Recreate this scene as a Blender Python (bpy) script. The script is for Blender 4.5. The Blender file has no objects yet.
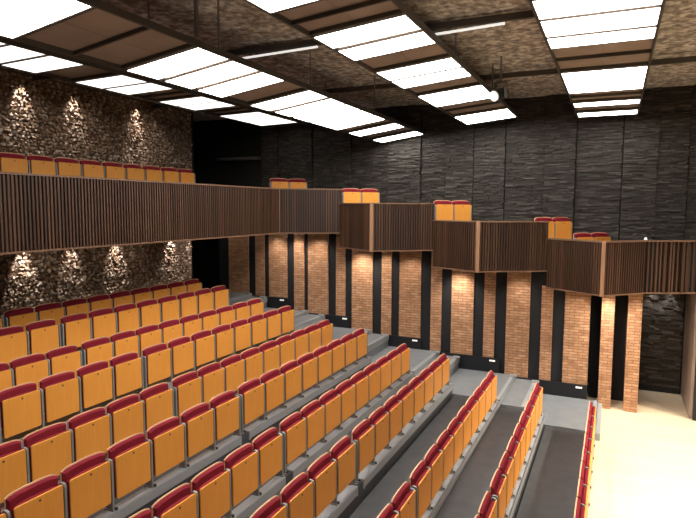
import bpy, math, random
from mathutils import Vector, Matrix
random.seed(7)
sc = bpy.context.scene
C = sc.collection
PI = math.pi

# ------------------------------------------------------------ camera, world, exposure, stage lights
CAMZ = 4.59
yaw, pitch, roll = .4325, .0901, .0053
cam = bpy.data.cameras.new('camera'); camo = bpy.data.objects.new('camera', cam); C.objects.link(camo)
cy_, sy_, cp_, sp_ = math.cos(yaw), math.sin(yaw), math.cos(pitch), math.sin(pitch)
fwd = Vector((-sy_*cp_, cy_*cp_, -sp_)); rt = Vector((cy_, sy_, 0)); up = rt.cross(fwd)
r2 = rt*math.cos(roll)+up*math.sin(roll); u2 = up*math.cos(roll)-rt*math.sin(roll)
camo.matrix_world = Matrix(((r2.x, u2.x, -fwd.x, 0), (r2.y, u2.y, -fwd.y, 0), (r2.z, u2.z, -fwd.z, CAMZ), (0, 0, 0, 1)))
cam.sensor_width = 36; cam.lens = 576.86/696*36; cam.clip_start = .05; cam.clip_end = 100
sc.camera = camo

w = bpy.data.worlds.new('world'); sc.world = w; w.use_nodes = True
w.node_tree.nodes['Background'].inputs[0].default_value = (.9, .85, .8, 1)
w.node_tree.nodes['Background'].inputs[1].default_value = .02
sc.view_settings.view_transform = 'Standard'; sc.view_settings.look = 'None'
sc.view_settings.gamma = 1; sc.view_settings.use_curve_mapping = False
sc.view_settings.exposure = 0.0
PANEL_L = 12.5        # luminance of the ceiling light panels

def spot(name, loc, tgt, watts, ang, blend=.6, col=(1, .9, .75), rad=.08):
    l = bpy.data.lights.new(name, 'SPOT'); l.energy = watts; l.spot_size = math.radians(ang)
    l.spot_blend = blend; l.color = col; l.shadow_soft_size = rad
    o = bpy.data.objects.new(name, l); C.objects.link(o); o.location = loc
    o.rotation_euler = (Vector(tgt)-Vector(loc)).to_track_quat('-Z', 'Y').to_euler()
    return o
for (x, y, tx, ty, e) in [(5.5, 9.5, 1.8, 10.5, 3700), (6.5, 6, 3, 6.5, 2900), (5.5, 12, .9, 12.6, 2600)]:
    spot('stage_spotlight', (x, y, 7.2), (tx, ty, 0), e, 62, .8, (1, .9, .74), .25)

# ------------------------------------------------------------ materials
def mat(name, col, rough=.6, metal=0, spec=.5, emit=None, es=1):
    m = bpy.data.materials.new(name); m.use_nodes = True; b = m.node_tree.nodes['Principled BSDF']
    b.inputs['Base Color'].default_value = (*col, 1); b.inputs['Roughness'].default_value = rough
    b.inputs['Metallic'].default_value = metal; b.inputs['Specular IOR Level'].default_value = spec
    if emit:
        b.inputs['Emission Color'].default_value = (*emit, 1); b.inputs['Emission Strength'].default_value = es
    return m
def N(m, t, **kw):
    n = m.node_tree.nodes.new(t)
    for k, v in kw.items():
        if hasattr(n, k): setattr(n, k, v)
        else: n.inputs[k].default_value = v
    return n
def L(m, a, b): m.node_tree.links.new(a, b)
def ramp(m, fac, stops):
    r = N(m, 'ShaderNodeValToRGB'); e = r.color_ramp.elements
    while len(e) < len(stops): e.new(.5)
    for el, (p, c) in zip(e, stops): el.position = p; el.color = (*c, 1)
    L(m, fac, r.inputs[0]); return r.outputs[0]
def P(m): return m.node_tree.nodes['Principled BSDF']
def noise_col(m, scale, stops, stretch=(1, 1, 1), detail=4, bump=0, bdist=.01, obj=True):
    tc = N(m, 'ShaderNodeTexCoord'); mp = N(m, 'ShaderNodeMapping'); mp.inputs['Scale'].default_value = stretch
    L(m, tc.outputs['Object' if obj else 'Generated'], mp.inputs[0])
    n = N(m, 'ShaderNodeTexNoise'); n.inputs['Scale'].default_value = scale; n.inputs['Detail'].default_value = detail
    L(m, mp.outputs[0], n.inputs['Vector']); L(m, ramp(m, n.outputs[0], stops), P(m).inputs['Base Color'])
    if bump:
        b = N(m, 'ShaderNodeBump'); b.inputs['Strength'].default_value = bump; b.inputs['Distance'].default_value = bdist
        L(m, n.outputs[0], b.inputs['Height']); L(m, b.outputs[0], P(m).inputs['Normal'])
    return m
def island_col(m, stops):
    g = N(m, 'ShaderNodeNewGeometry'); L(m, ramp(m, g.outputs['Random Per Island'], stops), P(m).inputs['Base Color']); return m

M = {}
M['orange'] = noise_col(mat('orange_veneer', (.8, .4, .1), .42, spec=.35), 3, [(.3, (.92, .37, .058)), (.7, (.97, .42, .078))], (6, 6, .6))
M['rim'] = mat('plywood_edge', (.78, .47, .27), .5)
M['maroon'] = noise_col(mat('maroon_upholstery', (.3, .02, .03), .85, spec=.2), 200, [(.3, (.20, .012, .024)), (.7, (.28, .02, .034))])
M['post'] = mat('grey_painted_metal', (.30, .30, .29), .4, .2)
M['dark'] = mat('dark_metal', (.03, .03, .03), .5)
M['nose'] = mat('light_grey_metal', (.38, .40, .415), .42, .1)
M['deck'] = noise_col(mat('dark_grey_deck', (.05, .05, .05), .5, spec=.4), 5, [(.3, (.060, .064, .069)), (.7, (.080, .084, .090))], bump=.05)
M['landing'] = noise_col(mat('grey_landing', (.1, .1, .1), .38, spec=.5), 4, [(.3, (.19, .21, .23)), (.7, (.23, .25, .27))], bump=.05)
M['black'] = mat('black_panel', (.008, .009, .012), .5)
M['slat'] = island_col(mat('brown_slat', (.1, .06, .04), .5), [(0, (.045, .021, .012)), (.6, (.066, .030, .016)), (1, (.10, .048, .027))])
M['slatback'] = mat('dark_slat_backing', (.014, .010, .008), .7)
M['rail'] = mat('brown_rail_wood', (.20, .11, .065), .45)
M['cornerwood'] = mat('light_brown_wood', (.34, .19, .11), .45)
M['balcony_floor'] = mat('dark_brown_floor', (.04, .03, .025), .6)
M['wood_seat_dim'] = mat('end_panel_wood', (.45, .24, .11), .5)
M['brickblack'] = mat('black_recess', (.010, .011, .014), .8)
M['diff'] = mat('light_diffuser', (.8, .8, .8), .5, emit=(1, .96, .90), es=PANEL_L)
M['diff_dim'] = mat('light_diffuser_dim', (.8, .8, .8), .5, emit=(1, .96, .90), es=PANEL_L*.16)
M['alu'] = mat('dark_aluminium_frame', (.10, .09, .08), .45, .3)
M['board'] = noise_col(mat('brown_ceiling_board', (.2, .15, .12), .35), 1.3, [(.35, (.34, .26, .215)), (.65, (.46, .365, .30))])
M['framelight'] = mat('grey_light_frame', (.40, .38, .36), .5)
M['tube'] = mat('batten_lamp', (.85, .85, .82), .35, emit=(1, .98, .94), es=.8)
M['steel'] = mat('steel_pipe', (.24, .235, .23), .4, .5)
M['lens'] = mat('lamp_lens', (.7, .7, .68), .15, emit=(1, .98, .95), es=.45)  # emission stands in for reflected glare on the stage light's lens
M['led'] = mat('step_light_lens', (.8, .8, .75), .4, emit=(1, .95, .85), es=.5)

# chips (random per chip)
M['chip'] = island_col(mat('wood_chip', (.3, .24, .18), .6), [(0, (.26, .16, .10)), (.5, (.42, .28, .19)), (1, (.66, .54, .43))])
M['chipback'] = mat('chip_backing', (.20, .13, .09), .9)
# ceiling
M['ceil'] = noise_col(mat('mottled_ceiling', (.2, .15, .1), .9, spec=.1), 9, [(.36, (.26, .22, .19)), (.5, (.48, .42, .37)), (.64, (.80, .74, .67))], (1, 1, 1), 10, .8, .05)
# stage
m = mat('stage_boards', (.8, .62, .42), .4); M['stage'] = m
tc = N(m, 'ShaderNodeTexCoord'); bt = N(m, 'ShaderNodeTexBrick'); L(m, tc.outputs['Object'], bt.inputs['Vector'])
bt.inputs['Scale'].default_value = 1; bt.inputs['Brick Width'].default_value = 1.6; bt.inputs['Row Height'].default_value = .12
bt.inputs['Mortar Size'].default_value = .002; bt.inputs['Color1'].default_value = (.78, .64, .45, 1); bt.inputs['Color2'].default_value = (.83, .70, .51, 1)
bt.inputs['Mortar'].default_value = (.6, .48, .34, 1); L(m, bt.outputs[0], P(m).inputs['Base Color'])

def bricks(name, rowh, width, mortar, c1, c2, cm, bumpd, rough=.8, noisec=None):
    m = mat(name, c1, rough, spec=.2)
    tc = N(m, 'ShaderNodeTexCoord'); sep = N(m, 'ShaderNodeSeparateXYZ'); L(m, tc.outputs['Object'], sep.inputs[0])
    add = N(m, 'ShaderNodeMath', operation='ADD'); L(m, sep.outputs[0], add.inputs[0]); L(m, sep.outputs[1], add.inputs[1])
    cmb = N(m, 'ShaderNodeCombineXYZ'); L(m, add.outputs[0], cmb.inputs[0]); L(m, sep.outputs[2], cmb.inputs[1])
    bt = N(m, 'ShaderNodeTexBrick'); L(m, cmb.outputs[0], bt.inputs['Vector'])
    for k, v in (('Scale', 1), ('Brick Width', width), ('Row Height', rowh), ('Mortar Size', mortar), ('Mortar Smooth', .3), ('Bias', -.1)): bt.inputs[k].default_value = v
    bt.inputs['Color1'].default_value = (*c1, 1); bt.inputs['Color2'].default_value = (*c2, 1); bt.inputs['Mortar'].default_value = (*cm, 1)
    n = N(m, 'ShaderNodeTexNoise'); n.inputs['Scale'].default_value = 6; n.inputs['Detail'].default_value = 6; L(m, cmb.outputs[0], n.inputs['Vector'])
    mx = N(m, 'ShaderNodeMix', data_type='RGBA', blend_type='MULTIPLY'); mx.inputs[0].default_value = .8
    L(m, bt.outputs[0], mx.inputs[6]); L(m, ramp(m, n.outputs[0], [(.3, (.6, .6, .6)), (.7, (1, 1, 1))]), mx.inputs[7]); L(m, mx.outputs[2], P(m).inputs['Base Color'])
    b = N(m, 'ShaderNodeBump'); b.inputs['Strength'].default_value = .9; b.inputs['Distance'].default_value = bumpd
    b.invert = True; L(m, bt.outputs['Fac'], b.inputs['Height'])
    b2 = N(m, 'ShaderNodeBump'); b2.inputs['Strength'].default_value = .6; b2.inputs['Distance'].default_value = .01
    L(m, n.outputs[0], b2.inputs['Height']); L(m, b.outputs[0], b2.inputs['Normal']); L(m, b2.outputs[0], P(m).inputs['Normal'])
    return m
M['brick'] = bricks('orange_brown_brick', .066, .21, .008, (.56, .285, .15), (.76, .44, .26), (.36, .20, .115), .012)
M['stone'] = island_col(mat('dark_split_stone', (.1, .1, .1), .75, spec=.35), [(0, (.042, .036, .031)), (.7, (.072, .062, .054)), (1, (.125, .108, .095))])
M['stoneback'] = mat('dark_stone_joint', (.02, .019, .018), .9)

# ------------------------------------------------------------ mesh helpers
class MB:
    def __init__(s): s.v = []; s.f = []
    def box(s, x0, x1, y0, y1, z0, z1, mx=None):
        b = len(s.v)
        for p in ((x0, y0, z0), (x1, y0, z0), (x1, y1, z0), (x0, y1, z0), (x0, y0, z1), (x1, y0, z1), (x1, y1, z1), (x0, y1, z1)):
            s.v.append(tuple(mx @ Vector(p)) if mx else p)
        s.f += [tuple(b+i for i in q) for q in ((0, 3, 2, 1), (4, 5, 6, 7), (0, 1, 5, 4), (1, 2, 6, 5), (2, 3, 7, 6), (3, 0, 4, 7))]
        return s
    def tube(s, a, b, r, n=10, r1=None):
        a, b = Vector(a), Vector(b); d = (b-a).normalized(); r1 = r if r1 is None else r1
        q = d.to_track_quat('Z', 'Y').to_matrix(); k = len(s.v)
        for c, rr in ((a, r), (b, r1)):
            for i in range(n):
                t = 2*PI*i/n; s.v.append(tuple(c+q @ Vector((rr*math.cos(t), rr*math.sin(t), 0))))
        for i in range(n): j = (i+1) % n; s.f.append((k+i, k+j, k+n+j, k+n+i))
        s.f.append(tuple(k+n-1-i for i in range(n))); s.f.append(tuple(k+n+i for i in range(n)))
        return s
    def loft(s, rings):                       # rings of equal length, closed at both ends
        k = len(s.v); n = len(rings[0])
        for r in rings: s.v += [tuple(p) for p in r]
        for a in range(len(rings)-1):
            for i in range(n):
                j = (i+1) % n; s.f.append((k+a*n+i, k+a*n+j, k+(a+1)*n+j, k+(a+1)*n+i))
        s.f.append(tuple(k+n-1-i for i in range(n))); e = k+(len(rings)-1)*n; s.f.append(tuple(e+i for i in range(n)))
        return s
    def mesh(s, name, m):
        me = bpy.data.meshes.new(name); me.from_pydata(s.v, [], s.f); me.validate(); me.materials.append(m); return me
    def build(s, name, m, parent=None, loc=None, smooth=False):
        o = bpy.data.objects.new(name, s.mesh(name, m)); C.objects.link(o)
        if parent: o.parent = parent
        if loc: o.location = loc
        if smooth:
            for p in o.data.polygons: p.use_smooth = True
        return o
def recalc(o):
    import bmesh
    bm = bmesh.new(); bm.from_mesh(o.data); bmesh.ops.recalc_face_normals(bm, faces=bm.faces); bm.to_mesh(o.data); bm.free(); return o
def empty(name, loc=(0, 0, 0), rz=0):
    o = bpy.data.objects.new(name, None); C.objects.link(o); o.location = loc; o.rotation_euler = (0, 0, rz); o.empty_display_size = .1; return o
def tag(o, label, cat, group=None):
    o['label'] = label; o['category'] = cat
    if group: o['group'] = group
    return o
def struct(o): o['kind'] = 'structure'; return o
ORD = ['', 'first', 'second', 'third', 'fourth', 'fifth', 'sixth', 'seventh', 'eighth', 'ninth', 'tenth', 'eleventh', 'twelfth',
       'thirteenth', 'fourteenth', 'fifteenth', 'sixteenth', 'seventeenth', 'eighteenth', 'nineteenth', 'twentieth', 'twenty-first', 'twenty-second', 'twenty-third', 'twenty-fourth']
def project(x, y, z):
    d = Vector((x, y, z-CAMZ)); q = d.dot(fwd)
    if q < .3: return None
    return 348+576.86*d.dot(r2)/q, 259-576.86*d.dot(u2)/q

# ------------------------------------------------------------ the room
XR, XB = -12.0, -11.2                 # rear wall above and below the rear balcony
YB, YU = 14.2, 16.2                   # brick wall plane, upper side wall plane
CEIL = 7.5
struct(MB().box(-13.6, 13, -6, 17, -.2, 0).build('floor', M['stage']))
struct(MB().box(-13.6, 13, -6, 17, CEIL, CEIL+.2).build('ceiling', M['ceil']))
struct(MB().box(-13.6, 13, -6.2, -6, 0, CEIL).build('wall_near', M['stoneback']))
struct(MB().box(13, 13.2, -6, 17, 0, CEIL).build('wall_stage', M['stoneback']))
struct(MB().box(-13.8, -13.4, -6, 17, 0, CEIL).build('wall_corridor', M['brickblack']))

# ledge of black panels behind the brick piers
BR = [(-10.51, -9.8), (-9.56, -9.25), (-9.09, -8.48), (-8.25, -7.92), (-7.8, -7.16), (-6.92, -6.64), (-6.44, -5.83), (-5.57, -5.29),
      (-5.07, -4.48), (-4.21, -3.93), (-3.67, -3.11), (-2.85, -2.58), (-2.31, -1.76), (-1.5, -1.24), (-.98, -.43), (-.19, .08), (.35, .63)]
def soff(x):                          # underside height of the side balcony at x
    for xe, zt in ((-6.4, 5.05), (-4.05, 4.69), (-1.37, 4.29)):
        if x < xe: return zt-1.15
    return 3.91-1.15
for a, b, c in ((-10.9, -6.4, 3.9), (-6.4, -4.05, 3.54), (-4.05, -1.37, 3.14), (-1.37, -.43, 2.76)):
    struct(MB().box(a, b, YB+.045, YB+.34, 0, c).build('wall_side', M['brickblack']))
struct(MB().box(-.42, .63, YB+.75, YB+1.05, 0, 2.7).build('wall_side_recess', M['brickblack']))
BRN = ['at the far left beside the dark corridor', 'narrow, second from the dark corridor', 'wide, third from the dark corridor']
for i, (a, b) in enumerate(BR):
    zt = soff((a+b)/2)-.0
    o = MB().box(a, b, YB, YB+(.04 if b < -.4 else .72), 0, zt).build('brick_pier', M['brick'])
    wd = 'wide' if b-a > .45 else 'narrow'
    tag(o, f'{wd} brick pier under the side balcony, {ORD[17-i]} from the stage end of the brick wall', 'brick pier', 'brick piers along the side wall')

# courses of split stone on the upper side wall and beside the stage
def stone_panel(x0, x1, z0, z1, y, depth, rh=.030):
    mb = MB(); z = z0
    while z < z1:
        h = rh*random.uniform(.7, 1.3); x = x0
        while x < x1:
            wdt = random.uniform(.06, .34); xe = min(x+wdt, x1)
            if xe-x < .04: break
            d = depth+random.uniform(0, .065); mb.box(x+.002, xe-.002, y-d, y, z, min(z+h-.006, z1)); x = xe
        z += h
    return mb
bays = [(-10.55, -9.94, .1), (-9.93, -9.44, .04), (-9.43, -8.67, .14), (-8.66, -7.85, .05), (-7.84, -7.35, .1), (-7.34, -6.12, .03), (-6.12, -5.14, .12), (-5.13, -4.41, .03),
        (-4.4, -3.62, .12), (-3.61, -2.77, .10), (-2.76, -1.76, .03), (-1.75, -.99, .14), (-.97, .09, .05), (.12, .89, .12), (.89, 1.54, .08), (1.55, 2.6, .05), (2.6, 3.6, .12), (3.6, 4.8, .05)]
struct(MB().box(-13.6, 13, YU, YU+.3, 0, CEIL).build('wall_far', M['stoneback']))
mb = MB()
for a, b, d in bays:
    q = stone_panel(a, b, 3.0, CEIL, YU, d); k = len(mb.v); mb.v += q.v; mb.f += [tuple(i+k for i in f) for f in q.f]
struct(mb.build('wall_far_cladding', M['stone']))
st = stone_panel(.63, 1.62, .16, 2.95, YU, .05, .06)
struct(st.build('wall_recess', M['stone']))
struct(MB().box(.63, 1.65, YU-.09, YU, 0, .15).build('baseboard_recess', M['black']))
o = MB().box(1.66, 1.78, YB+.15, YU, 0, 2.72).build('wall_stage_return', M['board']); struct(o)
struct(MB().box(1.72, 6, YB+.02, YB+.2, 0, 2.72).build('wall_proscenium', M['black']))

# rear walls with wood chips
def chips(name, x, y0, y1, z0, z1):
    mb = MB(); s = .076
    ny = int((y1-y0)/s); nz = int((z1-z0)/s)
    for i in range(ny):
        for j in range(nz):
            yy = y0+(i+.5+.5*(j % 2))*s+random.uniform(-.02, .02); zz = z0+(j+.5)*s+random.uniform(-.02, .02)
            if yy > y1-.04: continue
            r = random.uniform(.031, .052); t = Matrix.Translation((x+random.uniform(.03, .08), yy, zz)) @ Matrix.Rotation(random.uniform(-.6, .6), 4, 'Z') @ Matrix.Rotation(random.uniform(-.75, .75), 4, 'Y') @ Matrix.Rotation(random.uniform(0, 3), 4, 'X')
            n = 5; k = len(mb.v); h = .016
            for xx in (-h, h):
                for a in range(n):
                    q = 2*PI*a/n; mb.v.append(tuple(t @ Vector((xx, r*math.cos(q), r*.8*math.sin(q)))))
            for a in range(n): b = (a+1) % n; mb.f.append((k+a, k+b, k+n+b, k+n+a))
            mb.f.append(tuple(k+n-1-a for a in range(n))); mb.f.append(tuple(k+n+a for a in range(n)))
    return struct(mb.build(name, M['chip']))
struct(MB().box(XR-.25, XR, -6, 14.4, 3.9, CEIL).build('wall_rear_upper', M['chipback']))
chips('wall_rear_upper_chips', XR, 3.5, 14.35, 5.0, CEIL)
struct(MB().box(XB-.25, XB, -6, 13.35, 0, 3.9).build('wall_rear_lower', M['chipback']))
chips('wall_rear_lower_chips', XB, 5, 13.3, 2.0, 3.9)
struct(MB().box(-12.6, -12.0, 14.4, 14.5, 3.9, CEIL).build('wall_corner_upper', M['black']))
struct(MB().box(-12.2, -10.6, 15.9, 16.15, 7.02-.9, 7.1-.9).build('trim_lintel', M['steel']))

# wall washer spots over the wood chips (grazing down), plus added wide fill spots
for y, e in ((8.7, 110), (10.05, 80), (12.05, 120), (7.3, 50)): spot('wall_washer', (XR+.30, y, CEIL-.03), (XR+.05, y, 6.6), e*1.0, 44, .7, (1, .95, .88), .03); spot('chip_wall_fill', (XR+1.2, y+.3, CEIL-.12), (XR, y+.3, 5.6), e*.28, 95, 1, (1, .88, .75), .1)
for y, e in ((8.0, 90), (9.15, 45), (10.44, 75), (12.38, 65), (13.2, 20)): spot('wall_washer', (XB+.30, y, 3.88), (XB+.05, y, 3.1), e*1.0, 52, .7, (1, .95, .88), .03); spot('chip_wall_fill', (XB+.9, y+.4, 3.84), (XB, y+.4, 2.6), e*.12, 110, 1, (1, .88, .75), .1)
# downlights in the soffit of the side balcony
for x, z, e in ((-8.75, 3.8, 10), (-8.1, 3.8, 16), (-7.4, 3.8, 12), (-6.1, 3.45, 26), (-5.45, 3.45, 12), (-3.45, 3.05, 26), (-4.7, 3.4, 8), (-2.0, 3.0, 7), (-.05, 2.68, 30), (.5, 2.68, 7), (-.7, 2.68, 6)):
    spot('soffit_downlight', (x, YB-.42, z), (x, YB-.02, z-1.0), e*3.2, 105, 1, (1, .9, .78), .08)
for x in (.95, 1.3): spot('soffit_downlight', (x, YU-.30, 2.7), (x, YU-.05, 1.7), 30, 60, .8, (1, .95, .9), .04)
# faint uplights standing on the side balcony
for x, z in ((-10.2, 4.2), (-9.1, 4.2), (-7.6, 4.2), (-5.6, 3.9), (-4, 3.6), (-3.1, 3.6), (-1.3, 3.2), (.5, 3.0), (1.9, 3.0)):
    spot('balcony_uplight', (x, YU-.55, z), (x, YU-.1, z+1.6), 10, 80, .9, (1, .93, .85), .05)

# ------------------------------------------------------------ seating tiers
NR = 11
XK = [-.303-.95*k+(.012 if k % 2 == 0 else -.02) for k in range(NR)]
BT = [.92+.184*k+(-.042 if k % 2 == 0 else .042) for k in range(NR)]     # top of the backrests
LV = [b-.72 for b in BT]
FR = [x+(.105 if k == 0 else .15) for k, x in enumerate(XK)]
YE = [11.93 if k % 2 == 0 else 11.84 for k in range(NR)]
SEAM = [6.60 if k % 2 == 0 else 6.97 for k in range(NR)]
rown = lambda k: ('front row' if k == 0 else 'rearmost row under the balcony' if k == NR-1 else f'{ORD[k+1]} row from the stage')
for k in range(NR):
    back = FR[k+1] if k < NR-1 else -10.98
    t = tag(empty('seating_tier', (FR[k], YE[k], 0)), f'grey stepped platform carrying the {rown(k)} of orange seats', 'seating platform', 'stepped seating platforms')
    ox, oy = FR[k], YE[k]
    lo = 0
    MB().box(back-ox+.012, -.012, -14, .14, lo, LV[k]).build('deck', M['deck'], t)
    for a, b in ((SEAM[k]+.17, YE[k]+.14), (-2.0, SEAM[k]-.1)):
        MB().box(-.13, 0, a-oy, b-oy, LV[k]+.004, LV[k]+.016).box(-.012, .008, a-oy, b-oy, LV[k]-.10, LV[k]+.016).build('nosing', M['nose'], t)
    for a in (SEAM[k]+.14, SEAM[k]-.10):
        MB().box(-.10, .008, a-oy, a+.03-oy, LV[k]-.12, LV[k]+.016).build('end_bracket', M['nose'], t)
# landings of the side aisle
NA = 11
for mI in range(NA):
    AB = [-.18]+[FR[k]-(.4 if k % 2 else 0) for k in range(1, NR)]+[-10.98]
    x1, x0 = AB[mI], AB[mI+1]
    z = LV[mI]+(.045 if mI % 2 else .02)
    t = tag(empty('aisle_landing', (x1, 13, 0)), f'grey aisle landing beside the brick wall, {ORD[mI+1]} step up from the stage', 'landing', 'stepped landings of the side aisle')
    MB().box(x0-x1+.014, -.01, 12.09-13, YB-.07-13, 0, z).build('deck', M['landing'], t)
    MB().box(-.09, 0, 12.09-13, YB-.07-13, z+.003, z+.014).box(-.012, .008, 12.09-13, YB-.07-13, z-.13, z+.014).build('nosing', M['nose'], t)
    if mI: MB().box(-.10, .06, YB-.30-13, YB-.22-13, z+.014, z+.06).box(-.02, .01, YB-.30-13, YB-.22-13, z-.1, z+.03).build('end_cap', M['nose'], t)
# black kickboards with step lights
kb = [(-.43, .5), (-2.43, .9), (-4.43, 1.2), (-6.45, 1.6), (-8.45, 1.97)]
for i, (x, zt) in enumerate(kb):
    t = tag(empty('kickboard', (x, YB-.03, zt)), f'black kickboard with a small step light along the brick wall, {ORD[i+1]} from the stage', 'kickboard', 'black kickboards below the brick piers')
    MB().box(-1.98, 0, -.03, .03, -.6, 0).build('board', M['black'], t)
    f = MB().box(-.24, -.10, -.036, -.03, -.085, -.045).build('step_light', M['led'], t); f['label'] = 'small glowing step light'
o = MB().box(-.17, -.09, 12.12, 14.1, 0, .15).build('stage_step', M['nose']); tag(o, 'low grey step at the end of the front row, down to the stage floor', 'step')

# ------------------------------------------------------------ seats
SW = .60
def sh(z): return .02*(.72-z)
def arch(wd, z0, zs, zt, n=14, ins=0):      # closed outline in y,z with a curved top
    h = wd/2-ins; pts = [(-h, z0+ins), (h, z0+ins)]
    zs2, zt2 = zs-ins, zt-ins; r = .035
    for i in range(n+1):
        y = h-2*h*i/n
        e = abs(y)/h; z = zs2+(zt2-zs2)*((1-e**7)*.6+(1-e*e)*.4)
        pts.append((y, z))
    return pts
def ring(pts, off): return [(off+sh(z), y, z) for y, z in pts]
def make_backrest():
    return MB().loft([ring(arch(.552, .22, .690, .724), -.012), ring(arch(.552, .22, .690, .724), .004)]).mesh('backrest', M['rim'])
def make_back_cushion():
    a = arch(.552, .24, .686, .714, ins=.004); b = arch(.552, .24, .686, .714, ins=.006); c = arch(.552, .24, .686, .714, ins=.022)
    return MB().loft([ring(a, .005), ring(b, .026), ring(c, .042)]).mesh('back_cushion', M['maroon'])
def rr(wd, z0, z1, r=.022, ins=0):
    h = wd/2-ins; z0 += ins; z1 -= ins; pts = []
    for cx, cz, a0 in ((h-r, z0+r, -90), (h-r, z1-r, 0), (-h+r, z1-r, 90), (-h+r, z0+r, 180)):
        for i in range(4):
            a = math.radians(a0+30*i); pts.append((cx+r*math.cos(a), cz+r*math.sin(a)))
    return pts
def flat(pts, off): return [(off, y, z) for y, z in pts]
def make_seat_panel():
    return MB().loft([flat(rr(.52, .125, .615), .098), flat(rr(.52, .125, .615), .110), flat(rr(.52, .125, .615, ins=.003), .113)]).mesh('seat_panel', M['orange'])
def make_seat_cushion():
    a = arch(.51, .14, .590, .624, ins=.014); b = arch(.51, .14, .590, .624, ins=.003); c = arch(.51, .14, .590, .624)
    return MB().loft([flat(a, .046), flat(b, .056), flat(c, .066), flat(c, .0975)]).mesh('seat_cushion', M['maroon'])
def make_post():
    mb = MB(); pr = [(.0, 0), (.108, 0), (.106, .57), (.095, .60), (.05, .61), (.01, .58)]
    mb.loft([[(x, -.014, z) for x, z in pr], [(x, .014, z) for x, z in pr]]); mb.box(-.02, .125, -.024, .024, .0165, .03)
    return mb.mesh('side_support', M['post'])
def make_screw_hole():
    return MB().tube((.112, 0, .570), (.116, 0, .570), .012, 10).mesh('screw_hole', M['dark'])  # dark disc standing in for the screw hole in the seat panel
def make_bolt2():
    return MB().box(.10, .150, -.03, .0, .0, .03).mesh('foot', M['dark'])
meshes = {'backrest': make_backrest(), 'back_cushion': make_back_cushion(), 'seat_panel': make_seat_panel(), 'seat_cushion': make_seat_cushion(), 'screw_hole': make_screw_hole()}
post_mesh = make_post(); hinge_mesh = make_bolt2()
import bmesh
for me in list(meshes.values())+[post_mesh]:
    bm = bmesh.new(); bm.from_mesh(me); bmesh.ops.recalc_face_normals(bm, faces=bm.faces); bm.to_mesh(me); bm.free()
def fold_seat(x, y, z, rz, label, group, posts, hinge=True):
    t = tag(empty('folding_seat', (x, y, z), rz), label, 'theatre seat', group)
    for k, me in meshes.items():
        o = bpy.data.objects.new(k, me); C.objects.link(o); o.parent = t
        if k == 'seat_panel': sp = o
        if k == 'screw_hole': o.parent = sp
    for py in posts:
        o = bpy.data.objects.new('side_support', post_mesh); C.objects.link(o); o.parent = t; o.location = (0, py, 0)
    o = bpy.data.objects.new('foot', hinge_mesh); C.objects.link(o); o.parent = t; o.location = (-.02, -.27, .016)
    return t
nseat = 0
for k in range(NR):
    nfar = 9 if k % 2 == 0 else 8
    p = .590 if k % 2 == 0 else .603
    x, z = XK[k], LV[k]; idx = 0
    y = YE[k]-p/2
    blk = nfar
    for blkno in range(3):
        n = nfar if blkno == 0 else 9
        for i in range(n):
            idx += 1
            q = [project(x, y+dy, z+dz) for dy in (-.35, .35) for dz in (0, .75)]
            ok = all(q) and any(-60 < u < 756 and -60 < v < 640 for u, v in q)
            if ok:
                posts = [-p/2-.008]
                if i == 0: posts.append(p/2-.01)
                fold_seat(x, y, z, 0, f'orange seat, {ORD[idx]} from the side aisle, {rown(k)}', f'orange seats in the {rown(k)}', posts)
                nseat += 1
            y -= p
        y -= .07
print('seats', nseat)
# upper rear balcony row
XS, ZS = -10.3, 5.56-.72
MB_ = MB().box(-11.88, -10.0, -4, 12.45, 4.13, ZS)
o = MB_.build('balcony_step', M['balcony_floor']); tag(o, 'dark raised step carrying the orange seats above the rear balcony rail', 'platform')
y = 12.05; idx = 0
while y > 4.5:
    idx += 1
    fold_seat(XS, y, ZS, 0, f'dim orange seat above the rear balcony rail, {ORD[idx]} from the dark corner', 'orange seats on the rear balcony', [-.3]+([.29] if idx == 1 else []))
    y -= .6

# ------------------------------------------------------------ balcony fronts
def leaf(parent, p0, p1, zt, origin, irregular=False, name='slat_panel', h=1.15):
    p0, p1 = Vector((*p0, 0)), Vector((*p1, 0)); d = p1-p0; ln = d.length; d.normalize()
    ang = math.atan2(d.y, d.x); mx = Matrix.Translation(p0-Vector((*origin, 0))) @ Matrix.Rotation(ang, 4, 'Z')
    mb = MB(); x = .02
    while x < ln-.03:
        w_ = .032 if not irregular else random.choice((.03, .03, .035, .06)); dd = .05 if not irregular else random.choice((.03, .05, .07))
        mb.box(x, x+w_, -dd, .0, zt-h+.03, zt-.03, mx); x += w_+(.030 if not irregular else random.choice((.03, .05, .07)))
    mb.build(name, M['slat'], parent)
    MB().box(0, ln, .002, .05, zt-h+.005, zt-.01, mx).build('backing_board', M['slatback'], parent)
    MB().box(0, ln, -.06, .07, zt-.03, zt, mx).build('top_rail', M['rail'], parent)
    MB().box(0, ln, -.055, .05, zt-h, zt-h+.028, mx).build('bottom_rail', M['rail'], parent)
def corner(parent, p, zt, origin, h=1.15):
    x, y = p[0]-origin[0], p[1]-origin[1]
    MB().box(x-.04, x+.04, y-.075, y-.01, zt-h, zt+.005).build('corner_post', M['cornerwood'], parent)
POST = [(-7.80, 12.68), (-5.18, 12.58), (-2.76, 12.95), (-.19, 13.05)]
REC = [(-6.42, 13.45), (-3.98, 13.55), (-1.37, 13.85), (.61, 13.88)]
ZT = [5.05, 4.69, 4.29, 3.91]
t = tag(empty('balcony', (-7.8, 12.6, 3.9)), 'long straight slatted rear balcony front crossing the left of the hall', 'balcony')
t.location.z = 0
leaf(t, (-7.8, -3), (-7.8, 12.66), 5.05, (-7.8, 12.6))
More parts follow.
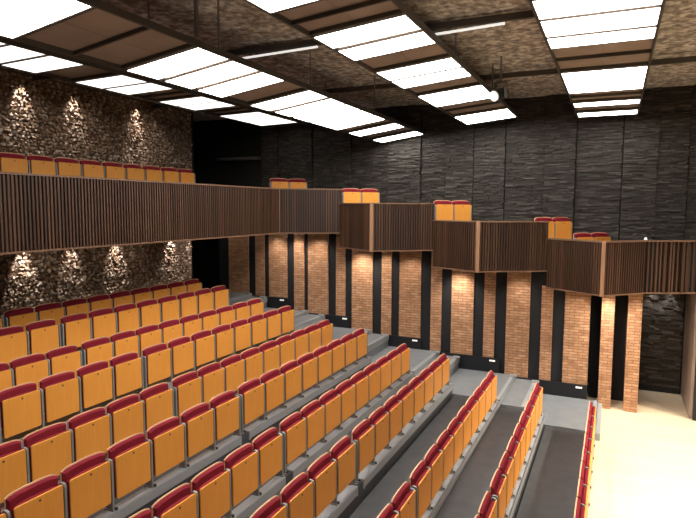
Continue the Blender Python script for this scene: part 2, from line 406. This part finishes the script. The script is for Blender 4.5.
MB().box(-4.2, 0, -15.6, 0, 3.92, 4.12).build('balcony_floor', M['balcony_floor'], t)
names = ['highest corner', 'second highest', 'second lowest', 'lowest']
for i in range(4):
    t = tag(empty('balcony_box', (*POST[i], 0)), f'angled slatted balcony box stepping down along the side wall, the {names[i]}', 'balcony box', 'stepped balcony boxes on the side wall')
    og = POST[i]
    if i: leaf(t, (REC[i-1][0]+.02, REC[i-1][1]-.02), POST[i], ZT[i], og)
    leaf(t, POST[i], REC[i], ZT[i], og)
    corner(t, POST[i], ZT[i], og)
    zf = ZT[i]-1.1
    xl = -13.3 if i == 0 else REC[i-1][0]+.5 if i else 0
    pl = [(-13.3, YU-.01), (-13.3, 14.55), (-7.8+.06, 14.55), (-7.74, 12.8)] if i == 0 else [(REC[i-1][0]+.5, YU-.01), (REC[i-1][0]+.08, REC[i-1][1]+.1)]
    xr = REC[i][0]+.46 if i < 3 else 5.5
    pl = pl+[(POST[i][0], POST[i][1]+.12), (REC[i][0]+.0, REC[i][1]+.1)]
    pl += [(xr, YU-.01)] if i < 3 else [(.75, YU-.01)]
    r0 = [(x-og[0], y-og[1], zf) for x, y in pl]; r1 = [(x, y, zf+.1) for x, y, _ in r0]
    recalc(MB().loft([r0, r1]).build('balcony_floor', M['balcony_floor'], t))
    # two seats looking out over the slanted front
    base = [(-8.95, 14.45), (-6.72, 14.35), (-4.12, 14.35), (-1.62, 14.3)][i]
    if i == 3: base = (-.82, 14.35)
    zs = [5.42, 5.08, 4.76, 4.36][i]-.72
    zs_list = None
seat_sets = [((-9.2, 14.5), 5.42, 'highest balcony box'), ((-6.8, 14.35), 5.10, 'second highest box'),
             ((-4.2, 14.35), 4.77, 'second lowest box'), ((-1.6, 14.35), 4.37, 'lowest balcony box, on its upper level'), ((-.84, 14.3), 4.02, 'lowest balcony box')]
seat_sets[3] = ((-1.72, 14.35), 4.37, 'box just above the lowest')
for (bx, by), zt, nm in seat_sets:
    e = Vector((.62, .78, 0)); ang = math.atan2(e.y, e.x)-PI/2          # seats face along (+,-)
    for j in range(2):
        c = Vector((bx, by, 0))+e*(.25+.575*j)
        fold_seat(c.x, c.y, zt-.72, ang, f'orange balcony seat, {"left" if j == 0 else "right"} one of the pair in the {nm}', 'orange seats in the side balcony boxes', [-.28]+([.28] if j else []))
# straight slats beyond the lowest box
t = tag(empty('slatted_balustrade', (.61, 13.9, 0)), 'balustrade of uneven brown slats at the right, beyond the lowest balcony box', 'balustrade')
recalc(MB().loft([[(x-.61, y-13.9, z) for x, y in ((.8, YU-.02), (.72, 14.05), (1.6, 14.52), (3.2, 15.22), (3.2, YU-.02))] for z in (2.8, 2.9)]).build('balcony_floor', M['balcony_floor'], t))
leaf(t, (.63, 13.9), (1.64, 14.42), 3.91, (.61, 13.9), True); leaf(t, (1.64, 14.42), (3.2, 15.1), 3.91, (.61, 13.9), True)
o = MB().tube((.62, 14.05, 3.91), (.62, 14.05, 3.97), .035, 12, .02).build('small_lamp', M['lens']); tag(o, 'small white lamp on the balcony rail where the uneven slats begin', 'lamp')

# ------------------------------------------------------------ ceiling rafts and their light panels
RAFT = {
 'A': ((-9.93, 7.05), (-8.64, 7.08), 'raft above the rear balcony', [(2.4, 3.05), (3.1, 3.75), (5.5, 6.12), (6.18, 6.8), (6.87, 7.55), (8.41, 9.09), (9.16, 9.82), (10.75, 11.39), (11.42, 12.06), (13.06, 13.74), (13.76, 14.43), (14.45, 15.13)]),
 'B': ((-6.24, 6.46), (-4.97, 6.64), 'raft over the upper seat rows', [(.9, 1.55), (3.1, 3.75), (3.8, 4.48), (6.13, 6.75), (6.88, 7.5), (7.63, 8.28), (9.13, 9.8), (9.97, 10.6), (10.67, 11.36), (11.44, 12.1), (12.13, 12.83), (13.48, 14.2), (15.09, 15.8)]),
 'C': ((-3.64, 6.77), (-2.37, 6.89), 'raft over the middle seat rows', [(.9, 1.5), (2.6, 3.2), (4.4, 5.05), (5.1, 5.74), (6.75, 7.33), (7.47, 8.06), (8.91, 9.54), (9.62, 10.26), (11.09, 11.74), (11.76, 12.4), (13.94, 14.6), (14.62, 15.27)]),
 'D': ((-.92, 6.8), (.37, 6.8), 'raft nearest the stage', [(1.2, 1.8), (3.2, 3.8), (5.9, 6.55), (6.62, 7.29), (7.37, 8.06), (8.14, 8.66), (10.28, 10.88), (10.9, 11.5), (11.52, 12.13), (13.29, 13.79), (14.68, 15.28)]),
}
for key, ((xl, zl), (xr, zr), nm, Ls) in RAFT.items():
    cx, cz = (xl+xr)/2, (zl+zr)/2; ang = -math.atan2(zr-zl, xr-xl); hw = math.hypot(xr-xl, zr-zl)/2
    R = Matrix.Rotation(ang, 4, 'Y')
    y0, y1 = -1, (15.95 if key == 'B' else 15.6)
    t = tag(empty('ceiling_raft', (cx, 8, cz)), f'long dark-framed brown ceiling {nm}', 'ceiling raft', 'suspended ceiling rafts')
    T = R
    mb = MB(); yy = y0
    while yy < y1:
        for c in range(2): mb.box(-hw+c*hw+.004, c*hw-.004, yy-8+.004, min(yy+.9, y1)-8-.004, .05, .075, T)
        yy += .9
    mb.build('board', M['board'], t)
    for s in (-1, 1):
        MB().box(*((hw-.005, hw+.022) if s > 0 else (-hw-.022, -hw+.005)), y0-8, y1-8, -.014, .075, T).build('side_rail', M['alu'], t)
    edges = [y0]+[v for a, b in Ls for v in (a-.03, b+.03)]+[y1]
    # cross bars in the open stretches
    bars = []
    for a, b in zip([y0]+[b for a, b in Ls], [a for a, b in Ls]+[y1]):
        if b-a > .9: bars += [a+(b-a)/2]
        if b-a > .3: bars += [a+.05, b-.05]
    for yb in bars: MB().box(-hw+.005, hw-.005, yb-8-.018, yb-8+.018, .0, .05, T).build('cross_bar', M['alu'], t)
    for yy in (2.2, 6.6, 9.2, 12.2):
        for s in (-1, 1):
            a = T @ Vector((s*(hw-.02), yy-8, .09)); MB().tube(a, (a.x, a.y, CEIL-cz), .015, 6).build('hanger_rod', M['steel'], t)
    vis = [l for l in reversed(Ls)]
    for i, (a, b) in enumerate(vis):
        g = tag(empty('ceiling_light', (cx, (a+b)/2, cz)), f'glowing ceiling panel, {ORD[i+1]} from far end of the {nm}', 'ceiling light', 'light panels in the ceiling rafts')
        hh = (b-a)/2
        f = MB(); f.box(-hw+.008, hw-.008, -hh, -hh+.012, -.012, .03, T); f.box(-hw+.008, hw-.008, hh-.012, hh, -.012, .03, T)
        f.box(-hw+.008, -hw+.018, -hh, hh, -.012, .03, T); f.box(hw-.018, hw-.008, -hh, hh, -.012, .03, T); f.build('frame', M['framelight'], g)
        MB().box(-hw+.018, hw-.018, -hh+.012, hh-.012, -.008, .012, T).build('diffuser', M['diff_dim' if key == 'A' else 'diff'], g)

# trusses above the rafts with white tubes
for yy, zz, segs in ((9.0, 7.36, ((-6.3, -4.72), (-2.75, -1.6), (.9, 2.2))), (12.6, 7.3, ())):
    t = tag(empty('ceiling_beam', (0, yy, zz)), 'dark steel beam crossing above the light rafts, ' + ('with white tubes below it' if segs else 'the farther one near the stone wall'), 'beam')
    MB().box(-11.9, 9, .0, .07, .0, .10).build('beam', M['alu'], t)
    for a, b in segs: MB().tube((a, -.06, -.10), (b, -.06, -.06), .019, 10).build('white_tube', M['tube'], t)
o = MB().tube((-4.93, 6.05, 6.73), (-4.93, 6.05, CEIL), .032, 14).build('hanging_pipe', M['steel']); tag(o, 'thick grey vertical pipe above the raft over the upper seat rows', 'pipe')
# moving head light by the far end of the middle raft
def fixture(x, y, z, label, rz=0):
    t = tag(empty('stage_light', (x, y, z), rz), label, 'stage light')
    MB().tube((-.16, 0, -.02), (.14, 0, .10), .11, 16, .085).build('housing', M['dark'], t, smooth=False)
    l = MB().tube((-.185, 0, -.03), (-.155, 0, -.018), .10, 16).build('lens', M['lens'], t)
    MB().box(-.03, .03, -.15, -.125, -.05, .25).box(-.03, .03, .125, .15, -.05, .25).box(-.03, .03, -.15, .15, .235, .26).build('yoke', M['steel'], t)
    MB().tube((0, 0, .26), (0, 0, CEIL-z), .02, 8).build('hanger_pole', M['steel'], t)
fixture(-2.12, 11.6, 6.75, 'round stage light hanging beside the far end of the middle ceiling raft', 1.0)
fixture(1.9, 11.3, 7.05, 'stage light hanging from the ceiling at the upper right edge')
